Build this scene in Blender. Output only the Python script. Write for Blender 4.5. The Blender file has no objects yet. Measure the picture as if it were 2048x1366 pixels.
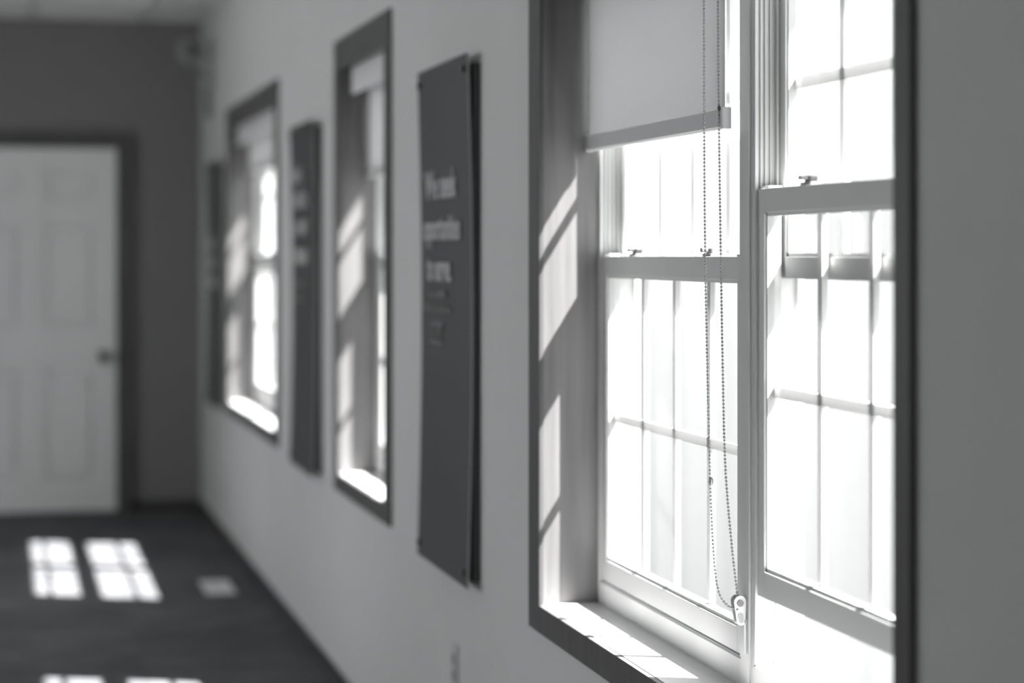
import bpy, bmesh, math, random
from mathutils import Vector, Matrix

random.seed(7)
C = bpy.context.scene.collection
PI = math.pi

# ------------------------------------------------------------------ camera, light, exposure
EYE = 1.442
YAW = math.radians(13.10)
cam_d = bpy.data.cameras.new('camera')
cam = bpy.data.objects.new('camera', cam_d)
C.objects.link(cam)
cam.location = (-1.10, 0.0, EYE)
cam.rotation_euler = (PI / 2, 0, -YAW)
cam_d.sensor_width = 36.0
cam_d.lens = 4400 * 36.0 / 2048
cam_d.shift_y = -178 / 2048
cam_d.clip_start = 0.05
cam_d.clip_end = 300
cam_d.dof.use_dof = True
cam_d.dof.focus_distance = 3.85
cam_d.dof.aperture_fstop = 2.0
bpy.context.scene.camera = cam

W = bpy.data.worlds.new('world')
bpy.context.scene.world = W
W.use_nodes = True
bg = W.node_tree.nodes['Background']
bg.inputs[0].default_value = (0.97, 0.985, 1.0, 1)
bg.inputs[1].default_value = 5.0

sun_d = bpy.data.lights.new('sun', 'SUN')
sun_d.energy = 60
sun_d.angle = math.radians(0.55)
sun_d.color = (1.0, 0.995, 0.985)
sun = bpy.data.objects.new('sun', sun_d)
C.objects.link(sun)
sun.rotation_euler = Vector((-1.0, 0.43, -1.6)).to_track_quat('-Z', 'Y').to_euler()
sun.location = (8, -5, 12)

vs = bpy.context.scene.view_settings
vs.view_transform = 'Standard'
vs.look = 'None'
vs.exposure = 0.0
vs.gamma = 1.0
vs.use_curve_mapping = False
cy = bpy.context.scene.cycles
cy.use_denoising = True
cy.max_bounces = 10
cy.diffuse_bounces = 6
cy.transparent_max_bounces = 16
cy.caustics_reflective = False
cy.caustics_refractive = False
cy.sample_clamp_indirect = 8


# ------------------------------------------------------------------ materials
def mat(name, col, rough=0.6, spec=0.3, var=0.0, scale=8.0, stretch=(1, 1, 1), bump=0.0, metal=0.0, bscale=None):
    m = bpy.data.materials.new(name)
    m.use_nodes = True
    nt = m.node_tree
    b = nt.nodes['Principled BSDF']
    b.inputs['Roughness'].default_value = rough
    b.inputs['Metallic'].default_value = metal
    b.inputs['Specular IOR Level'].default_value = spec
    if isinstance(col, (int, float)):
        col = (col, col, col)
    b.inputs['Base Color'].default_value = (*col, 1)
    if var or bump:
        tc = nt.nodes.new('ShaderNodeTexCoord')
        mp = nt.nodes.new('ShaderNodeMapping')
        mp.inputs['Scale'].default_value = stretch
        nz = nt.nodes.new('ShaderNodeTexNoise')
        nz.inputs['Scale'].default_value = scale
        nz.inputs['Detail'].default_value = 6
        nt.links.new(tc.outputs['Object'], mp.inputs[0])
        nt.links.new(mp.outputs[0], nz.inputs['Vector'])
        if var:
            rp = nt.nodes.new('ShaderNodeMapRange')
            rp.inputs['From Min'].default_value = 0.3
            rp.inputs['From Max'].default_value = 0.7
            rp.inputs['To Min'].default_value = 1 - var
            rp.inputs['To Max'].default_value = 1 + var
            mx = nt.nodes.new('ShaderNodeVectorMath')
            mx.operation = 'SCALE'
            mx.inputs[0].default_value = col
            nt.links.new(nz.outputs['Fac'], rp.inputs['Value'])
            nt.links.new(rp.outputs[0], mx.inputs['Scale'])
            nt.links.new(mx.outputs[0], b.inputs['Base Color'])
        if bump:
            bp = nt.nodes.new('ShaderNodeBump')
            bp.inputs['Strength'].default_value = bump
            bp.inputs['Distance'].default_value = 0.002
            if bscale:
                n2 = nt.nodes.new('ShaderNodeTexNoise')
                n2.inputs['Scale'].default_value = bscale
                nt.links.new(mp.outputs[0], n2.inputs['Vector'])
                nt.links.new(n2.outputs['Fac'], bp.inputs['Height'])
            else:
                nt.links.new(nz.outputs['Fac'], bp.inputs['Height'])
            nt.links.new(bp.outputs[0], b.inputs['Normal'])
    return m


M_wall = mat('wall_paint', (0.62, 0.625, 0.62), 0.75, 0.2, var=0.02, scale=3, bump=0.25, bscale=180)
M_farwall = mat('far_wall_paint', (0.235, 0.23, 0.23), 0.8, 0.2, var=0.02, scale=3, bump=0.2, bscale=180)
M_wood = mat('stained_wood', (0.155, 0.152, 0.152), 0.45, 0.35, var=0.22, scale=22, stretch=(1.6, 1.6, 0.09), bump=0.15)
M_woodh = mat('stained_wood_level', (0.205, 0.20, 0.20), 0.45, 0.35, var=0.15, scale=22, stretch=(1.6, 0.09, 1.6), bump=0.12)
M_casing = mat('casing_wood', (0.095, 0.093, 0.094), 0.5, 0.3, var=0.15, scale=22, stretch=(1.6, 1.6, 0.09))
M_sill = mat('sill_board', (0.50, 0.50, 0.50), 0.4, 0.4, var=0.08, scale=20, stretch=(1.6, 0.08, 1.6))
M_vinyl = mat('white_vinyl', (0.60, 0.605, 0.60), 0.4, 0.4)
M_ceil = mat('ceiling_tile', (0.85, 0.85, 0.84), 0.9, 0.1, var=0.04, scale=60, bump=0.4)
M_tbar = mat('ceiling_grid', (0.7, 0.7, 0.7), 0.5, 0.3)
M_door = mat('door_paint', (0.84, 0.85, 0.845), 0.45, 0.35, var=0.01, scale=4)
M_board = mat('dark_board', (0.062, 0.061, 0.064), 0.5, 0.4, var=0.05, scale=6)
M_edge = mat('board_edge', (0.42, 0.42, 0.42), 0.35, 0.5)
M_backing = mat('board_backing', (0.09, 0.09, 0.092), 0.7, 0.2)
M_text = mat('pale_lettering', (0.55, 0.55, 0.55), 0.6, 0.2)
M_text2 = mat('grey_lettering', (0.26, 0.26, 0.26), 0.6, 0.2)
M_base = mat('vinyl_base', (0.05, 0.05, 0.052), 0.6, 0.3)
M_bar = mat('bottom_bar_white', (0.62, 0.62, 0.62), 0.45, 0.4)
M_fascia = mat('fascia_white', (0.82, 0.82, 0.82), 0.45, 0.4)
M_bead = mat('bead_metal', (0.46, 0.46, 0.46), 0.3, 0.5, metal=0.6)
M_dark = mat('dark_metal', (0.10, 0.10, 0.10), 0.35, 0.5, metal=0.5)
M_lock = mat('sash_lock_metal', (0.22, 0.22, 0.22), 0.4, 0.5, metal=0.3)
M_plastic = mat('pale_plastic', (0.62, 0.62, 0.63), 0.3, 0.5)
M_siding = mat('white_siding', (0.385, 0.388, 0.392), 0.95, 0.0, var=0.13, scale=1.6, stretch=(1, 2.5, 0.03))
M_ground = mat('pale_concrete', (0.36, 0.36, 0.355), 0.9, 0.1, var=0.06, scale=3)
M_vent = mat('register_paint', (0.80, 0.80, 0.80), 0.4, 0.4)
M_sensor = mat('camera_housing', (0.30, 0.30, 0.30), 0.5, 0.3)


def carpet():
    m = bpy.data.materials.new('carpet_tile')
    m.use_nodes = True
    nt = m.node_tree
    b = nt.nodes['Principled BSDF']
    b.inputs['Roughness'].default_value = 0.85
    b.inputs['Specular IOR Level'].default_value = 0.25
    tc = nt.nodes.new('ShaderNodeTexCoord')
    n1 = nt.nodes.new('ShaderNodeTexNoise'); n1.inputs['Scale'].default_value = 5; n1.inputs['Detail'].default_value = 5
    n2 = nt.nodes.new('ShaderNodeTexNoise'); n2.inputs['Scale'].default_value = 260
    ck = nt.nodes.new('ShaderNodeTexChecker'); ck.inputs['Scale'].default_value = 1 / 0.61
    ck.inputs['Color1'].default_value = (0.098, 0.098, 0.102, 1)
    ck.inputs['Color2'].default_value = (0.083, 0.084, 0.088, 1)
    rp = nt.nodes.new('ShaderNodeMapRange')
    rp.inputs['From Min'].default_value = 0.3; rp.inputs['From Max'].default_value = 0.7
    rp.inputs['To Min'].default_value = 0.8; rp.inputs['To Max'].default_value = 1.25
    mx = nt.nodes.new('ShaderNodeVectorMath'); mx.operation = 'SCALE'
    bp = nt.nodes.new('ShaderNodeBump'); bp.inputs['Strength'].default_value = 0.5; bp.inputs['Distance'].default_value = 0.004
    L = nt.links.new
    L(tc.outputs['Object'], n1.inputs['Vector']); L(tc.outputs['Object'], n2.inputs['Vector'])
    L(tc.outputs['Object'], ck.inputs['Vector'])
    L(n1.outputs['Fac'], rp.inputs['Value']); L(ck.outputs['Color'], mx.inputs[0]); L(rp.outputs[0], mx.inputs['Scale'])
    L(mx.outputs[0], b.inputs['Base Color']); L(n2.outputs['Fac'], bp.inputs['Height']); L(bp.outputs[0], b.inputs['Normal'])
    return m


def glass(name, tint=0.95):
    m = bpy.data.materials.new(name)
    m.use_nodes = True
    nt = m.node_tree
    nt.nodes.remove(nt.nodes['Principled BSDF'])
    out = nt.nodes['Material Output']
    tr = nt.nodes.new('ShaderNodeBsdfTransparent'); tr.inputs[0].default_value = (tint, tint, tint, 1)
    gl = nt.nodes.new('ShaderNodeBsdfGlossy'); gl.inputs['Roughness'].default_value = 0.02
    lw = nt.nodes.new('ShaderNodeLayerWeight'); lw.inputs[0].default_value = 0.5
    pw = nt.nodes.new('ShaderNodeMath'); pw.operation = 'POWER'; pw.inputs[1].default_value = 5.0
    fr = nt.nodes.new('ShaderNodeMath'); fr.operation = 'MULTIPLY_ADD'
    fr.inputs[1].default_value = 0.5; fr.inputs[2].default_value = 0.02
    mx = nt.nodes.new('ShaderNodeMixShader')
    nt.links.new(lw.outputs['Facing'], pw.inputs[0]); nt.links.new(pw.outputs[0], fr.inputs[0])
    nt.links.new(fr.outputs[0], mx.inputs[0])
    nt.links.new(tr.outputs[0], mx.inputs[1]); nt.links.new(gl.outputs[0], mx.inputs[2])
    nt.links.new(mx.outputs[0], out.inputs[0])
    return m


def fabric():
    m = bpy.data.materials.new('blind_fabric')
    m.use_nodes = True
    nt = m.node_tree
    nt.nodes.remove(nt.nodes['Principled BSDF'])
    out = nt.nodes['Material Output']
    df = nt.nodes.new('ShaderNodeBsdfDiffuse')
    tl = nt.nodes.new('ShaderNodeBsdfTranslucent')
    tc = nt.nodes.new('ShaderNodeTexCoord')
    wv = nt.nodes.new('ShaderNodeTexNoise'); wv.inputs['Scale'].default_value = 700
    rp = nt.nodes.new('ShaderNodeMapRange'); rp.inputs['To Min'].default_value = 0.52; rp.inputs['To Max'].default_value = 0.60
    cb = nt.nodes.new('ShaderNodeCombineColor')
    L = nt.links.new
    L(tc.outputs['Object'], wv.inputs['Vector']); L(wv.outputs['Fac'], rp.inputs['Value'])
    for k in range(3):
        L(rp.outputs[0], cb.inputs[k])
    L(cb.outputs[0], df.inputs[0])
    tl.inputs[0].default_value = (BLIND_T, BLIND_T, BLIND_T, 1)
    ad = nt.nodes.new('ShaderNodeAddShader')
    L(df.outputs[0], ad.inputs[0]); L(tl.outputs[0], ad.inputs[1]); L(ad.outputs[0], out.inputs[0])
    return m


BLIND_T = 0.115
def grid_vinyl():
    m = mat('grid_vinyl', (0.72, 0.725, 0.72), 0.4, 0.4)
    nt = m.node_tree
    tl_ = nt.nodes.new('ShaderNodeBsdfTranslucent'); tl_.inputs[0].default_value = (0.8, 0.8, 0.8, 1)
    mx = nt.nodes.new('ShaderNodeMixShader'); mx.inputs[0].default_value = 0.25
    out = nt.nodes['Material Output']
    nt.links.new(nt.nodes['Principled BSDF'].outputs[0], mx.inputs[1]); nt.links.new(tl_.outputs[0], mx.inputs[2])
    nt.links.new(mx.outputs[0], out.inputs[0])
    return m


M_grid = grid_vinyl()
M_carpet = carpet()
M_glass = glass('window_glass')
M_fabric = fabric()


# ------------------------------------------------------------------ mesh helpers
def new():
    return bmesh.new()


def box(bm, x0, x1, y0, y1, z0, z1, bev=0.0):
    vs_ = [bm.verts.new((x, y, z)) for x in (x0, x1) for y in (y0, y1) for z in (z0, z1)]
    q = [(0, 1, 3, 2), (4, 6, 7, 5), (0, 4, 5, 1), (2, 3, 7, 6), (0, 2, 6, 4), (1, 5, 7, 3)]
    fs = [bm.faces.new([vs_[i] for i in f]) for f in q]
    bmesh.ops.recalc_face_normals(bm, faces=fs)
    if bev:
        es = list({e for f in fs for e in f.edges})
        bmesh.ops.bevel(bm, geom=es, offset=bev, segments=2, profile=0.7, affect='EDGES')
    return bm


def prism(bm, pts, axis, a, b):
    """extrude a 2D polygon along an axis from a to b; pts are the two other coordinates in order"""
    def P(p, t):
        if axis == 'x': return (t, p[0], p[1])
        if axis == 'y': return (p[0], t, p[1])
        return (p[0], p[1], t)
    A = [bm.verts.new(P(p, a)) for p in pts]
    B = [bm.verts.new(P(p, b)) for p in pts]
    fs = [bm.faces.new(A), bm.faces.new(B)]
    n = len(pts)
    for i in range(n):
        fs.append(bm.faces.new((A[i], A[(i + 1) % n], B[(i + 1) % n], B[i])))
    bmesh.ops.recalc_face_normals(bm, faces=fs)


def cyl(bm, p0, p1, r, seg=16, r2=None):
    p0 = Vector(p0); p1 = Vector(p1)
    d = (p1 - p0)
    q = d.to_track_quat('Z', 'Y').to_matrix().to_4x4()
    mtx = Matrix.Translation((p0 + p1) / 2) @ q
    bmesh.ops.create_cone(bm, cap_ends=True, segments=seg, radius1=r, radius2=r if r2 is None else r2, depth=d.length, matrix=mtx)


def obj(name, bm, m, parent=None, smooth=False):
    me = bpy.data.meshes.new(name)
    bm.to_mesh(me); bm.free()
    me.materials.append(m)
    if smooth:
        for p in me.polygons: p.use_smooth = True
    o = bpy.data.objects.new(name, me)
    C.objects.link(o)
    if parent: o.parent = parent
    return o


def place(o, loc):
    """mesh built in world coordinates under an Empty placed at loc"""
    o.data.transform(Matrix.Translation(-Vector(loc)))
    return o


def struct(o):
    o['kind'] = 'structure'
    return o


def thing(name, label, cat, loc, group=None):
    o = bpy.data.objects.new(name, None)
    C.objects.link(o)
    o.location = loc
    o.empty_display_size = 0.1
    o['label'] = label; o['category'] = cat
    if group: o['group'] = group
    return o


def part(name, bm, m, root, smooth=False, label=None, rootloc=None, parent=None):
    """bm in world coordinates; root an Empty or a part whose origin is the root's"""
    loc = rootloc if rootloc is not None else root.location
    o = obj(name, bm, m, parent or root, smooth)
    place(o, loc)
    if label: o['label'] = label
    return o


# ------------------------------------------------------------------ room shell
YF = 12.48          # far wall
YB = -3.0           # wall behind the camera
XL = -3.8           # wall opposite the windows
ZC = 2.745
WT = 0.213           # wall thickness
# opening y0, y1, units
ZS, ZH = 0.710, 2.056
OPEN = {1: (8.965, 10.844), 2: (6.330, 7.240), 3: (2.568, 4.447)}

bm = new()
JT = 0.02
ys = [YB]
for k in (3, 2, 1):
    ys += [OPEN[k][0] - JT, OPEN[k][1] + JT]
ys.append(YF)
for i in range(0, len(ys), 2):
    box(bm, 0, WT, ys[i], ys[i + 1], 0, ZC)
for k in (1, 2, 3):
    a, b = OPEN[k]
    box(bm, 0, WT, a - JT, b + JT, 0, ZS - JT)
    box(bm, 0, WT, a - JT, b + JT, ZH + JT, ZC)
struct(obj('wall_right', bm, M_wall))

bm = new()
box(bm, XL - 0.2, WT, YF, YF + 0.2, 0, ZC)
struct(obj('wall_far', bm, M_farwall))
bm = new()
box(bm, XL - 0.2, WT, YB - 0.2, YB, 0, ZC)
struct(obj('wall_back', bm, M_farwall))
# left wall, out of view; openings added and sized to let in fill daylight
bm = new()
LO = [(-2.4, -1.0), (4.4, 6.1), (7.8, 10.1)]
yy = [YB] + [v for p in LO for v in p] + [YF]
for i in range(0, len(yy), 2):
    box(bm, XL - 0.2, XL, yy[i], yy[i + 1], 0, ZC)
for a, b in LO:
    box(bm, XL - 0.2, XL, a, b, 0, 0.9)
    box(bm, XL - 0.2, XL, a, b, 2.1, ZC)
struct(obj('wall_left', bm, M_wall))
bm = new()
box(bm, XL - 0.2, WT, YB - 0.2, YF + 0.2, -0.12, 0)
struct(obj('floor', bm, M_carpet))
bm = new()
box(bm, XL - 0.2, WT, YB - 0.2, YF + 0.2, ZC + 0.004, ZC + 0.16)
struct(obj('ceiling', bm, M_ceil))
bm = new()
y = YF - 0.30
while y > YB:
    box(bm, XL, 0, y - 0.012, y + 0.012, ZC - 0.006, ZC + 0.004)
    y -= 0.61
x = -0.33
while x > XL:
    box(bm, x - 0.012, x + 0.012, YB, YF, ZC - 0.0065, ZC + 0.0035)
    x -= 0.61
box(bm, -0.022, 0, YB, YF, ZC - 0.0055, ZC + 0.004)
box(bm, XL, 0, YF - 0.022, YF, ZC - 0.0058, ZC + 0.004)
struct(obj('trim_1', bm, M_tbar))

# baseboards
DX0, DX1 = -1.383, -0.469
bm = new()
prism(bm, [(0, 0), (-0.012, 0), (-0.009, 0.008), (-0.005, 0.045), (-0.003, 0.052), (0, 0.052)], 'y', YB, YF)
struct(obj('baseboard_right', bm, M_base))
bm = new()
for a, b in ((XL, DX0 - 0.085), (DX1 + 0.085, -0.012)):
    prism(bm, [(YF, 0), (YF - 0.012, 0), (YF - 0.009, 0.008), (YF - 0.005, 0.045), (YF - 0.003, 0.052), (YF, 0.052)], 'x', a, b)
struct(obj('baseboard_far', bm, M_base))

# ------------------------------------------------------------------ door in the far wall
door = bpy.data.objects.new('door_1', None); C.objects.link(door)
door.location = ((DX0 + DX1) / 2, YF, 0); struct(door)
bm = new()
dw = DX1 - DX0; cx = (DX0 + DX1) / 2
fy, ry = YF - 0.044, YF - 0.014      # leaf face / recess of the panels
st, ms = 0.110, 0.064
rows = [(0.164, 0.807), (1.009, 1.606), (1.733, 1.897)]
cols = [(DX0 + st, cx - ms), (cx + ms, DX1 - st)]
box(bm, DX0, DX1, ry, YF - 0.001, 0.008, 2.020)
# stiles and rails proud of the recess
for a, b in ((DX0, cols[0][0]), (cols[0][1], cols[1][0]), (cols[1][1], DX1)):
    box(bm, a, b, fy, ry, 0.008, 2.020)
zs = [0.008] + [v for r_ in rows for v in r_] + [2.020]
for i in range(0, len(zs), 2):
    for a, b in cols:
        box(bm, a, b, fy, ry, zs[i], zs[i + 1])
part('door_leaf', bm, M_door, door)
for a, b in cols:
    for z0, z1 in rows:
        bm = new()
        m1, m2 = 0.018, 0.040
        o_ = [(a + m1, z0 + m1), (b - m1, z0 + m1), (b - m1, z1 - m1), (a + m1, z1 - m1)]
        i_ = [(a + m2, z0 + m2), (b - m2, z0 + m2), (b - m2, z1 - m2), (a + m2, z1 - m2)]
        A = [bm.verts.new((p[0], ry, p[1])) for p in o_]
        B = [bm.verts.new((p[0], fy + 0.002, p[1])) for p in i_]
        for k in range(4):
            bm.faces.new((A[k], A[(k + 1) % 4], B[(k + 1) % 4], B[k]))
        bm.faces.new(B); bm.faces.new(A[::-1])
        bmesh.ops.recalc_face_normals(bm, faces=bm.faces[:])
        part('raised_panel', bm, M_door, door)
bm = new()
cw, ct = 0.083, 0.020
box(bm, DX0 - cw, DX0 - 0.001, YF - ct - 0.032, YF, 0, 2.028 + cw, 0.003)
box(bm, DX1 + 0.001, DX1 + cw, YF - ct - 0.032, YF, 0, 2.028 + cw, 0.003)
box(bm, DX0 - 0.001, DX1 + 0.001, YF - ct - 0.032, YF, 2.028, 2.028 + cw, 0.003)
part('door_casing', bm, mat('door_casing_wood', (0.10, 0.098, 0.098), 0.5, 0.3, var=0.15, scale=20, stretch=(1.5, 1.5, 0.1)), door)
bm = new()
kx, kz = -0.535, 0.865
cyl(bm, (kx, fy, kz), (kx, fy - 0.010, kz), 0.032, 24)
cyl(bm, (kx, fy - 0.010, kz), (kx, fy - 0.045, kz), 0.011, 16)
bmesh.ops.create_uvsphere(bm, u_segments=20, v_segments=12, radius=0.029, matrix=Matrix.Translation((kx, fy - 0.060, kz)) @ Matrix.Diagonal((1, 0.8, 1, 1)))
part('door_knob', bm, M_dark, door, smooth=True, label='dark round door knob')
for hz in (0.28, 1.02, 1.78):
    bm = new()
    cyl(bm, (DX0 + 0.002, fy - 0.004, hz - 0.045), (DX0 + 0.002, fy - 0.004, hz + 0.045), 0.006, 12)
    part('hinge', bm, M_dark, door)

# ------------------------------------------------------------------ windows
XJ = 0.120           # depth of the wooden jamb
XL0, XL1 = 0.127, 0.158     # lower sash thickness range
XU0, XU1 = 0.164, 0.195     # upper sash
ST = 0.034           # sash stile width
ZF0 = 0.757          # top of the vinyl frame sill
ZMID = 1.435         # top of meeting rail when shut


def sash(kind, win, a, b, z0, z1, x0, x1, bot, top, rise=0.0):
    z0 += rise; z1 += rise
    bm = new()
    box(bm, x0, x1, a, a + ST, z0, z1, 0.002)
    box(bm, x0, x1, b - ST, b, z0, z1, 0.002)
    box(bm, x0, x1, a + ST, b - ST, z0, z0 + bot, 0.002)
    box(bm, x0, x1, a + ST, b - ST, z1 - top, z1, 0.002)
    # slim glazing bead round the pane
    g0, g1, h0, h1 = a + ST, b - ST, z0 + bot, z1 - top
    xm = (x0 + x1) / 2
    for s in (x0 + 0.005, ):
        box(bm, s, xm + 0.004, g0, g0 + 0.003, h0, h1)
        box(bm, s, xm + 0.004, g1 - 0.003, g1, h0, h1)
        box(bm, s, xm + 0.004, g0, g1, h0, h0 + 0.006)
        box(bm, s, xm + 0.004, g0, g1, h1 - 0.006, h1)
    s_ = part(kind, bm, M_vinyl, win)
    bm = new()
    box(bm, xm - 0.001, xm + 0.001, g0, g1, h0, h1)
    part('glass_pane', bm, M_glass, None, rootloc=win.location, parent=s_)
    # exterior muntin grid, four lights wide and two high
    bm = new()
    mx0, mx1 = xm + 0.002, xm + 0.014
    for k in (1, 2, 3):
        yk = g0 + (g1 - g0) * k / 4
        prism(bm, [(mx0, yk - 0.009), (mx1 - 0.004, yk - 0.009), (mx1, yk - 0.004), (mx1, yk + 0.004), (mx1 - 0.004, yk + 0.009), (mx0, yk + 0.009)], 'z', h0, h1)
    zk = (h0 + h1) / 2
    prism(bm, [(mx0 - 0.0003, zk - 0.009), (mx1 - 0.0043, zk - 0.009), (mx1 - 0.0003, zk - 0.004), (mx1 - 0.0003, zk + 0.004), (mx1 - 0.0043, zk + 0.009), (mx0 - 0.0003, zk + 0.009)], 'y', g0, g1)
    part('muntin_grid', bm, M_grid, None, rootloc=win.location, parent=s_)
    return s_


def make_window(n, units, case_near, case_far, rises):
    a, b = OPEN[n]
    w = bpy.data.objects.new('window_%d' % n, None); C.objects.link(w)
    w.location = (0, (a + b) / 2, ZS); struct(w)
    # wooden jambs lining the opening
    bm = new()
    box(bm, 0.001, XJ, a - JT, a, ZS - JT, ZH + JT)
    box(bm, 0.001, XJ, b, b + JT, ZS - JT, ZH + JT)
    part('jamb', bm, M_wood, w)
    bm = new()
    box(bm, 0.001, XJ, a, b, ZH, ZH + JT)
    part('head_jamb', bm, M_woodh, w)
    bm = new()
    box(bm, 0.001, XJ, a, b, ZS - JT, ZS)
    part('sill', bm, M_sill, w)
    # casing: flat boards with an inner bead
    rv = 0.011
    CT = 0.010
    zt, zb = 2.146, 0.652
    bm = new()
    box(bm, -CT, 0, b - rv, b + case_far, zb, zt, 0.0015)
    box(bm, -CT, 0, a - case_near, a + rv, zb, zt, 0.0015)
    box(bm, -CT, 0, a + rv, b - rv, zb, ZS + rv - 0.012, 0.0015)
    box(bm, -CT, 0, a + rv, b - rv, ZH - rv, zt, 0.0015)
    part('casing', bm, M_casing, w)
    # vinyl frame
    bm = new()
    FX = 0.211
    fr = 0.012
    box(bm, XJ, FX, a - JT, a, ZS - JT, ZH + JT)
    box(bm, XJ, FX, b, b + JT, ZS - JT, ZH + JT)
    box(bm, XJ, FX, a, b, ZH, ZH + JT)
    box(bm, XJ, FX, a, b, ZS - JT, ZS)
    part('window_frame', bm, M_vinyl, w)
    mull = 0.059
    if units == 2:
        mid = (a + b) / 2
        spans = [(a, mid - mull / 2), (mid + mull / 2, b)]
        bm = new()
        box(bm, XJ + 0.001, FX, mid - mull / 2, mid + mull / 2, ZS, ZH, 0.002)
        box(bm, XJ - 0.003, XJ + 0.001, mid - 0.021, mid + 0.021, ZS, ZH, 0.001)
        part('mullion', bm, M_vinyl, w)
    else:
        spans = [(a, b)]
    for i, (u0, u1) in enumerate(spans):
        rise = rises[i]
        # sill of the vinyl unit, stepped and sloping outwards
        bm = new()
        prism(bm, [(XJ + 0.002, ZS), (XJ + 0.002, ZF0 - 0.004), (XJ + 0.006, ZF0), (XL1 + 0.002, ZF0), (XL1 + 0.003, ZF0 - 0.012), (0.211, ZF0 - 0.022), (0.211, ZS)], 'y', u0, u1)
        part('frame_sill', bm, M_vinyl, w)
        # side tracks with ridges
        bm = new()
        for s, e in ((u0, 1), (u1, -1)):
            box(bm, XJ + 0.002, XJ + 0.007, min(s, s + e * 0.010), max(s, s + e * 0.010), ZF0, ZH)
            box(bm, XL1 + 0.001, XU0 - 0.001, min(s, s + e * 0.012), max(s, s + e * 0.012), ZF0, ZH)
            box(bm, XU1 + 0.001, XU1 + 0.012, min(s, s + e * 0.014), max(s, s + e * 0.014), ZF0 - 0.015, ZH)
            for xr in (0.133, 0.141, 0.150):
                box(bm, xr, xr + 0.0025, min(s, s + e * 0.005), max(s, s + e * 0.005), ZMID + rise + 0.001, ZH)
        part('side_track', bm, M_vinyl, w)
        ea = 0.004
        lo = sash('lower_sash', w, u0 + ea, u1 - ea, ZF0 + 0.0015, ZMID, XL0, XL1, 0.044, 0.040, rise)
        up = sash('upper_sash', w, u0 + ea, u1 - ea, ZMID - 0.036, ZH - 0.004, XU0, XU1, 0.036, 0.045)
        # sash locks and tilt latches on the meeting rail
        zt_ = ZMID + rise
        for f in (0.24, 0.76):
            yl = u0 + (u1 - u0) * f
            bm = new()
            box(bm, XL0 + 0.004, XL1 - 0.002, yl - 0.024, yl + 0.024, zt_, zt_ + 0.005, 0.0015)
            cyl(bm, (XL0 + 0.014, yl, zt_ + 0.005), (XL0 + 0.014, yl, zt_ + 0.014), 0.010, 20)
            box(bm, XL0 - 0.006, XL0 + 0.014, yl - 0.006, yl + 0.006, zt_ + 0.008, zt_ + 0.015, 0.0015)
            part('sash_lock', bm, M_lock, None, rootloc=w.location, parent=lo, label='small grey cam lock on the meeting rail')
        for yl in (u0 + 0.032, u1 - 0.032):
            bm = new()
            box(bm, XL0 + 0.004, XL1 - 0.004, yl - 0.020, yl + 0.020, zt_, zt_ + 0.004, 0.0012)
            part('tilt_latch', bm, M_vinyl, None, rootloc=w.location, parent=lo)
    return w


make_window(1, 2, 0.085, 0.085, (0.0, 0.0))
make_window(2, 1, 0.085, 0.085, (0.0,))
make_window(3, 2, 0.042, 0.084, (0.113, 0.0))

# ------------------------------------------------------------------ wall boards with lettering
def text_mesh(body, width, height, y, z, x, m, name, root, align='LEFT', bold=0.0):
    """flat raised letters on a face looking towards -x; y is the left (far) edge, z the baseline"""
    cu = bpy.data.curves.new(name, 'FONT')
    cu.body = body
    cu.size = 1.0
    cu.offset = bold
    cu.extrude = 0.004
    tmp = bpy.data.objects.new('tmp', cu); C.objects.link(tmp)
    dg = bpy.context.evaluated_depsgraph_get()
    me = bpy.data.meshes.new_from_object(tmp.evaluated_get(dg))
    bpy.data.objects.remove(tmp)
    xs = [v.co.x for v in me.vertices]
    x0, x1 = min(xs), max(xs)
    sx = width / (x1 - x0)
    for v in me.vertices:
        lx = (v.co.x - x0) * sx
        ly = v.co.y * height
        v.co = Vector((x - 0.0012 - v.co.z * 0.25, y - lx, z + ly)) - root.location
    me.materials.clear(); me.materials.append(m)
    o = bpy.data.objects.new(name, me); C.objects.link(o); o.parent = root
    return o


def illegible(root, name, rows_, x, m):
    """rows of strokes standing for print too blurred to read: (y_left, z_base, height, word widths)"""
    bm = new()
    for yl, zb, h, words in rows_:
        y_ = yl
        for w_ in words:
            e = y_ - w_
            while y_ > e + h * 0.3:
                hh = h * random.choice((0.72, 0.72, 0.75, 1.0))
                box(bm, x - 0.002, x, y_ - h * 0.12, y_, zb, zb + hh)
                box(bm, x - 0.002, x, y_ - h * 0.42, y_ - h * 0.12, zb + (0 if random.random() < .6 else 0.58 * h), zb + (0.14 * h if random.random() < .6 else 0.72 * h))
                y_ -= h * 0.56
            y_ = e - h * 0.45
    return part(name, bm, m, root)


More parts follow.
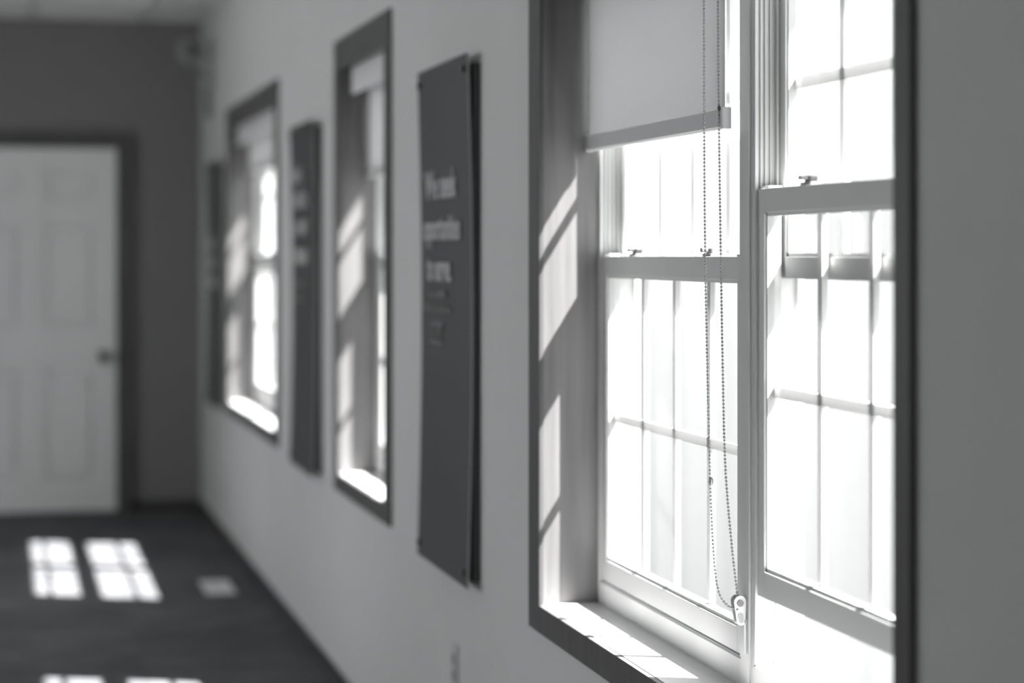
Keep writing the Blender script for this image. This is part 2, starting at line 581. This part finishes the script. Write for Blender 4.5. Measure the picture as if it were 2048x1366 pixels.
def board(y_near, y_far, z0, z1, label, bow=0.011):
    r = thing('wall_board', label, 'sign', (-0.034, (y_near + y_far) / 2, z0), 'tall dark lettered boards between the windows')
    # gently bowed face panel
    bm = new()
    N = 24
    xf = -0.034
    g = []
    for i in range(N + 1):
        t = i / N
        z = z0 + (z1 - z0) * t
        dx = bow * math.sin(PI * t)
        g.append([bm.verts.new(c) for c in ((xf + dx, y_near, z), (xf + dx, y_far, z), (xf + 0.005 + dx, y_far, z), (xf + 0.005 + dx, y_near, z))])
    for i in range(N):
        for k in range(4):
            bm.faces.new((g[i][k], g[i][(k + 1) % 4], g[i + 1][(k + 1) % 4], g[i + 1][k]))
    bm.faces.new(g[0]); bm.faces.new(g[-1])
    bmesh.ops.recalc_face_normals(bm, faces=bm.faces[:])
    face = part('face_panel', bm, M_board, r)
    # cut edge on the near side; the light it catches is painted as paler colour
    bm = new()
    for i in range(N):
        ta, tb = i / N, (i + 1) / N
        za, zb = z0 + (z1 - z0) * ta, z0 + (z1 - z0) * tb
        da, db = bow * math.sin(PI * ta), bow * math.sin(PI * tb)
        v = [bm.verts.new(c) for c in ((xf + da, y_near - 0.0015, za), (xf + 0.005 + da, y_near - 0.0015, za), (xf + 0.005 + db, y_near - 0.0015, zb), (xf + db, y_near - 0.0015, zb))]
        u = [bm.verts.new((q.co.x, y_near, q.co.z)) for q in v]
        bm.faces.new(v)
        for k in range(4):
            bm.faces.new((v[k], v[(k + 1) % 4], u[(k + 1) % 4], u[k]))
    bmesh.ops.recalc_face_normals(bm, faces=bm.faces[:])
    part('panel_edge', bm, M_edge, r, label='cut edge of the board with caught light painted in')
    bm = new()
    box(bm, xf + 0.005 + bow, -0.0005, y_near + 0.001, y_far - 0.001, z0 + 0.014, z1 - 0.022, 0.002)
    part('backing_frame', bm, M_backing, r)
    for yy_ in (y_near + 0.03, y_far - 0.03):
        for zz_ in (z0 + 0.035, z1 - 0.035):
            bm = new()
            cyl(bm, (xf + 0.0005, yy_, zz_), (xf - 0.006, yy_, zz_), 0.009, 20)
            part('screw_cap', bm, M_dark, r, label='small dark round screw cap')
    return r


XB = -0.034 + 0.002
b3 = board(5.050, 5.674, 0.653, 1.911, 'tall dark board lettered We seek opportunities to serve beside the large window')
text_mesh('We seek', 0.40, 0.100, 5.585, 1.578, XB + 0.003, M_text, 'lettering', b3, bold=0.02)
text_mesh('opportunities', 0.46, 0.090, 5.610, 1.475, XB + 0.004, M_text, 'lettering', b3, bold=0.02)
text_mesh('to serve.', 0.31, 0.095, 5.570, 1.372, XB + 0.005, M_text, 'lettering', b3, bold=0.02)
illegible(b3, 'small_print', [(5.55, 1.330, 0.022, (.07, .05, .09)), (5.585, 1.292, 0.022, (.10, .05, .08, .06))], XB + 0.0045, M_text2)
# small emblem: a framed zig-zag mark
bm = new()
def bar(bm, ya, za, yb, zb_, t=0.007, x=XB + 0.005):
    d = Vector((yb - ya, zb_ - za)); n = Vector((-d.y, d.x)).normalized() * t / 2
    prism(bm, [(ya + n.x, za + n.y), (yb + n.x, zb_ + n.y), (yb - n.x, zb_ - n.y), (ya - n.x, za - n.y)], 'x', x - 0.002, x)
y0_, z0_ = 5.515, 1.215
for s in ((0, .085, .055, .085), (.0275, .085, .0275, .0), (0, 0, .055, 0), (.065, .085, .145, .085), (.145, .085, .085, 0), (.065, 0, .14, 0), (.085, .05, .125, .05)):
    bar(bm, y0_ - s[0], z0_ + s[1] * 0.55, y0_ - s[2], z0_ + s[3] * 0.55)
part('emblem', bm, M_text2, b3)

b2 = board(7.66, 8.285, 0.653, 1.911, 'tall dark board with four blurred text lines between two windows')
illegible(b2, 'lettering', [(8.20, 1.700, 0.075, (.20,)), (8.20, 1.605, 0.075, (.24, .07)), (8.20, 1.505, 0.075, (.10, .24)), (8.20, 1.400, 0.075, (.38,))], XB + 0.003, M_text)
illegible(b2, 'small_print', [(8.18, 1.315, 0.028, (.10, .16)), (8.18, 1.262, 0.028, (.18, .08))], XB + 0.004, M_text2)
b1 = board(11.10, 11.74, 0.653, 1.911, 'tall dark board nearest the far corner, beyond the farthest window')
illegible(b1, 'lettering', [(11.68, 1.455, 0.075, (.16, .18)), (11.68, 1.365, 0.06, (.20, .2)), (11.68, 1.262, 0.075, (.18, .24))], XB + 0.004, M_text)

# ------------------------------------------------------------------ roller blinds
def bead_chain(root, pts, name='bead_chain', sp=0.0062, r=0.0023):
    """metal bead chain along a polyline through world points"""
    P = [Vector(p) for p in pts]
    # Catmull-Rom
    sm = []
    for i in range(len(P) - 1):
        p0 = P[max(i - 1, 0)]; p1 = P[i]; p2 = P[i + 1]; p3 = P[min(i + 2, len(P) - 1)]
        for k in range(40):
            t = k / 40
            sm.append(0.5 * ((2 * p1) + (-p0 + p2) * t + (2 * p0 - 5 * p1 + 4 * p2 - p3) * t * t + (-p0 + 3 * p1 - 3 * p2 + p3) * t ** 3))
    sm.append(P[-1])
    bm = new()
    acc = 0
    last = sm[0]
    link = [sm[0]]
    for q in sm[1:]:
        seg = (q - last).length
        while acc + seg >= sp:
            t = (sp - acc) / seg
            last = last.lerp(q, t)
            seg = (q - last).length
            acc = 0
            link.append(last.copy())
            bmesh.ops.create_icosphere(bm, subdivisions=2, radius=r, matrix=Matrix.Translation(last))
        acc += seg
        last = q
    for i in range(0, len(link) - 1):
        cyl(bm, link[i], link[i + 1], 0.0006, 5)
    return part(name, bm, M_bead, root, smooth=True)


def blind(y0, y1, zbot, label, chain=None, fascia=True, xf=0.095):
    r = thing('roller_blind', label, 'roller blind', (xf, (y0 + y1) / 2, zbot), 'roller blinds in the window recesses')
    zr = ZH - 0.040
    bm = new()
    # thin fabric with a slight ripple
    n = 20
    for s in (0, 1):
        pass
    a = []
    for i in range(n + 1):
        y = y0 + (y1 - y0) * i / n
        xx = xf + 0.0012 * math.sin(i * 0.9)
        a.append([bm.verts.new((xx + dx, y, z)) for dx, z in ((0, zbot + 0.01), (0, zr), (0.0006, zr), (0.0006, zbot + 0.01))])
    for i in range(n):
        for k in range(4):
            bm.faces.new((a[i][k], a[i][(k + 1) % 4], a[i + 1][(k + 1) % 4], a[i + 1][k]))
    bm.faces.new(a[0]); bm.faces.new(a[-1])
    # keep a single sheet: drop the outer skin so light passes once
    out = [f for f in bm.faces if all(abs(v.co.x - (xf + 0.0006)) <= 0.0013 and v in [q for r_ in a for q in r_[2:]] for v in f.verts)]
    bmesh.ops.delete(bm, geom=out, context='FACES_ONLY')
    bmesh.ops.recalc_face_normals(bm, faces=bm.faces[:])
    part('fabric', bm, M_fabric, r, label='pale translucent blind fabric')
    bm = new()
    prism(bm, [(xf - 0.006, zbot + 0.004), (xf - 0.002, zbot), (xf + 0.006, zbot), (xf + 0.008, zbot + 0.006), (xf + 0.006, zbot + 0.032), (xf + 0.001, zbot + 0.034), (xf - 0.005, zbot + 0.032)], 'y', y0, y1)
    hb = part('bottom_bar', bm, M_bar, r)
    for s, e in ((y0, -1), (y1, 1)):
        bm = new()
        box(bm, xf - 0.0075, xf + 0.0095, min(s, s + e * 0.009), max(s, s + e * 0.009), zbot - 0.001, zbot + 0.036, 0.003)
        ec = part('end_cap', bm, M_plastic, None, rootloc=r.location, parent=hb)
    bm = new()
    cyl(bm, (xf - 0.016, y0, zr), (xf - 0.016, y1, zr), 0.018, 24)
    part('roller_tube', bm, M_bar, r, smooth=False)
    for s, e in ((y0, -1), (y1, 1)):
        bm = new()
        box(bm, xf - 0.042, xf + 0.012, min(s, s + e * 0.006), max(s, s + e * 0.006), zr - 0.028, ZH, 0.001)
        part('bracket', bm, M_plastic, r)
    if fascia:
        bm = new()
        prism(bm, [(xf - 0.060, ZH - 0.085), (xf - 0.056, ZH - 0.090), (xf - 0.050, ZH - 0.088), (xf - 0.050, ZH), (xf - 0.060, ZH)], 'y', y0, y1)
        part('fascia', bm, M_fascia, r)
    if chain:
        for c in chain:
            bead_chain(r, c)
    return r


o1a, o1b = OPEN[1]; m1_ = (o1a + o1b) / 2
G = 0.015
blind(m1_ + 0.012, o1b - G, 1.83, 'half-lowered blind in the far half of the farthest window')
blind(o1a + G, m1_ - 0.012, 1.83, 'half-lowered blind in the near half of the farthest window')
blind(OPEN[2][0] + G, OPEN[2][1] - G, 1.690, 'blind with pale fascia in the narrow middle window')
CHAIN_A = [(0.0625, 3.560, 2.016), (0.0625, 3.560, 1.83), (0.064, 3.557, 1.442), (0.0685, 3.5455, 1.08), (0.072, 3.535, 0.93), (0.078, 3.528, 0.872), (0.088, 3.513, 0.850), (0.0985, 3.498, 0.846), (0.104, 3.492, 0.842)]
CHAIN_B = [(0.0875, 3.5600, 2.016), (0.0875, 3.560, 1.83), (0.090, 3.555, 1.50), (0.092, 3.548, 1.25), (0.094, 3.540, 1.08), (0.099, 3.522, 0.95), (0.1035, 3.510, 0.880), (0.1045, 3.509, 0.862), (0.1045, 3.5035, 0.853), (0.1045, 3.499, 0.857)]
b3a = blind(3.546, 4.425, 1.652, 'half-lowered blind with a bead chain in the large near window', [CHAIN_A, CHAIN_B], fascia=False)
# chain connector bead
bm = new()
bmesh.ops.create_icosphere(bm, subdivisions=2, radius=0.0048, matrix=Matrix.Translation((0.0695, 3.5435, 1.056)) @ Matrix.Diagonal((1, 1, 1.6, 1)))
part('chain_connector', bm, M_bead, b3a, smooth=True)
bm = new()
bmesh.ops.create_icosphere(bm, subdivisions=2, radius=0.0030, matrix=Matrix.Translation((0.0885, 3.557, 1.687)) @ Matrix.Diagonal((1, 1, 1.6, 1)))
part('chain_stop', bm, M_dark, b3a, smooth=True, label='small dark stop bead')
blind(2.583, 3.468, 1.87, 'raised blind in the near half of the large window', fascia=False)

# chain tensioner on the mullion
tl = (0.117, 3.507, 0.79)
t = thing('chain_tensioner', 'clear plastic chain tensioner fixed to the window mullion', 'chain tensioner', tl)
def slot(bm, cx_, cz, w0, w1, h, ya, yb, seg=12):
    """rounded tapering plate: wide round top, narrow round bottom, in the x-z plane"""
    pts = []
    for k in range(seg + 1):
        an = PI * k / seg
        pts.append((cx_ + math.cos(an) * w0, cz + h / 2 - w0 + math.sin(an) * w0))
    for k in range(seg + 1):
        an = PI + PI * k / seg
        pts.append((cx_ + 0.0015 + math.cos(an) * w1, cz - h / 2 + w1 + math.sin(an) * w1))
    prism(bm, pts, 'y', ya, yb)
TX, TZ = 0.1055, 0.843
bm = new(); slot(bm, TX, TZ, 0.0110, 0.0075, 0.050, 3.4960, 3.4985)
part('near_shell', bm, M_plastic, t)
bm = new(); slot(bm, TX, TZ, 0.0110, 0.0075, 0.050, 3.5125, 3.5150)
part('far_shell', bm, M_plastic, t)
bm = new(); slot(bm, TX, TZ, 0.0085, 0.0055, 0.044, 3.4985, 3.5125)
part('housing_core', bm, mat('grey_plastic', 0.34, 0.35, 0.5), t)
bm = new()
cyl(bm, (TX, 3.4960, TZ + 0.0125), (TX, 3.4945, TZ + 0.0125), 0.0058, 20)
part('pulley', bm, M_dark, t, label='dark round pulley axle')
bm = new()
slot(bm, TX, TZ - 0.012, 0.0052, 0.0042, 0.018, 3.4955, 3.4960)
part('spring_window', bm, mat('smoky_plastic', 0.3, 0.3, 0.5), t)
bm = new()
box(bm, 0.112, 0.1168, 3.496, 3.516, 0.770, 0.828, 0.001)
part('mounting_strip', bm, M_plastic, t)

# ------------------------------------------------------------------ small wall things
ot = thing('wall_outlet', 'pale duplex electrical outlet low on the wall below the lettered board', 'outlet', (0, 5.34, 0.415))
bm = new(); box(bm, -0.006, -0.0002, 5.305, 5.375, 0.358, 0.472, 0.002)
part('cover_plate', bm, mat('outlet_plate', 0.55, 0.4, 0.4), ot)
for dz in (-0.020, 0.020):
    bm = new(); cyl(bm, (-0.0058, 5.34, 0.415 + dz), (-0.0085, 5.34, 0.415 + dz), 0.0165, 24)
    o_ = part('receptacle', bm, mat('receptacle', 0.35, 0.4, 0.4), ot)
    for dy in (-0.006, 0.006):
        bm = new(); box(bm, -0.0089, -0.0080, 5.34 + dy - 0.001, 5.34 + dy + 0.001, 0.415 + dz - 0.004, 0.415 + dz + 0.005)
        part('slot', bm, M_backing, None, rootloc=ot.location, parent=o_)

sc_ = thing('wall_camera', 'small blurred camera on a bracket high in the far corner', 'security camera', (0, 11.75, 2.36))
bm = new(); box(bm, -0.010, -0.0003, 11.71, 11.79, 2.30, 2.45, 0.003)
part('mounting_plate', bm, M_sensor, sc_)
bm = new()
cyl(bm, (-0.008, 11.75, 2.36), (-0.06, 11.75, 2.40), 0.016, 14)
cyl(bm, (-0.06, 11.75, 2.40), (-0.11, 11.75, 2.47), 0.016, 14)
part('bracket_arm', bm, M_sensor, sc_)
bm = new()
box(bm, -0.175, -0.055, 11.62, 11.86, 2.45, 2.56, 0.018)
cb_ = part('camera_body', bm, M_sensor, sc_)
bm = new(); cyl(bm, (-0.115, 11.618, 2.505), (-0.115, 11.606, 2.505), 0.036, 24)
part('lens', bm, M_dark, None, rootloc=sc_.location, parent=cb_, label='dark round lens')
bm = new()
cyl(bm, (-0.025, 11.75, 2.16), (-0.025, 11.75, 2.33), 0.022, 16)
part('cable_cover', bm, M_sensor, sc_)

fr = thing('floor_register', 'small white vent grille in the dark floor near the window wall', 'floor vent', (-0.19, 9.50, 0))
bm = new()
X0, X1, Y0, Y1 = -0.252, -0.128, 9.31, 9.69
box(bm, X0, X0 + 0.016, Y0, Y1, 0, 0.006); box(bm, X1 - 0.016, X1, Y0, Y1, 0, 0.006)
box(bm, X0 + 0.016, X1 - 0.016, Y0, Y0 + 0.016, 0, 0.006); box(bm, X0 + 0.016, X1 - 0.016, Y1 - 0.016, Y1, 0, 0.006)
part('rim', bm, M_vent, fr)
bm = new()
y = Y0 + 0.018
while y < Y1 - 0.020:
    box(bm, X0 + 0.016, X1 - 0.016, y, y + 0.009, 0.0005, 0.005)
    y += 0.012
part('grille', bm, M_vent, fr)

# ------------------------------------------------------------------ outside
bm = new()
box(bm, WT, 60, -30, 90, -2.4, -2.0)
struct(obj('ground', bm, M_ground))
bm = new()
NX = 5.2
box(bm, NX, NX + 0.2, -6, 75, -2.0, 4.0)
y = -6.0
k = 0
while y < 75:
    prism(bm, [(NX, y), (NX - 0.014, y + 0.045), (NX - 0.014, y + 0.085), (NX, y + 0.13)], 'z', -1.99, 3.9)
    y += (0.26, 0.19, 0.33)[k % 3]
    k += 1
nb = obj('neighbouring_building', bm, M_siding)
nb['label'] = 'pale ribbed metal-sided building seen outside through the windows'
nb['category'] = 'building'
bm = new()
box(bm, NX - 0.25, NX - 0.0005, -6, 75, 3.9, 4.1)
ga = obj('gutter', bm, M_siding, nb)

# the eave over the windows: its underside and outer board
bm = new()
box(bm, WT, 0.83, -4, 70, 2.885, 2.905)
box(bm, 0.83, 0.855, -4, 70, 2.885, 3.02)
prism(bm, [(WT, 3.25), (0.855, 3.02), (0.855, 3.06), (WT, 3.29)], 'y', -4, 70)
struct(obj('trim_2', bm, M_vinyl))

bm = new()
box(bm, 0.02, WT - 0.002, -3, 70, -2.0, -0.12)
box(bm, 0.02, WT - 0.002, YF + 0.2, 70, -0.12, 3.2)  # house wall run on past the room, added unseen to shade the siding evenly
box(bm, 0.02, WT - 0.002, -4, YF + 0.2, ZC + 0.16, 3.2)
struct(obj('trim_3', bm, M_ground))
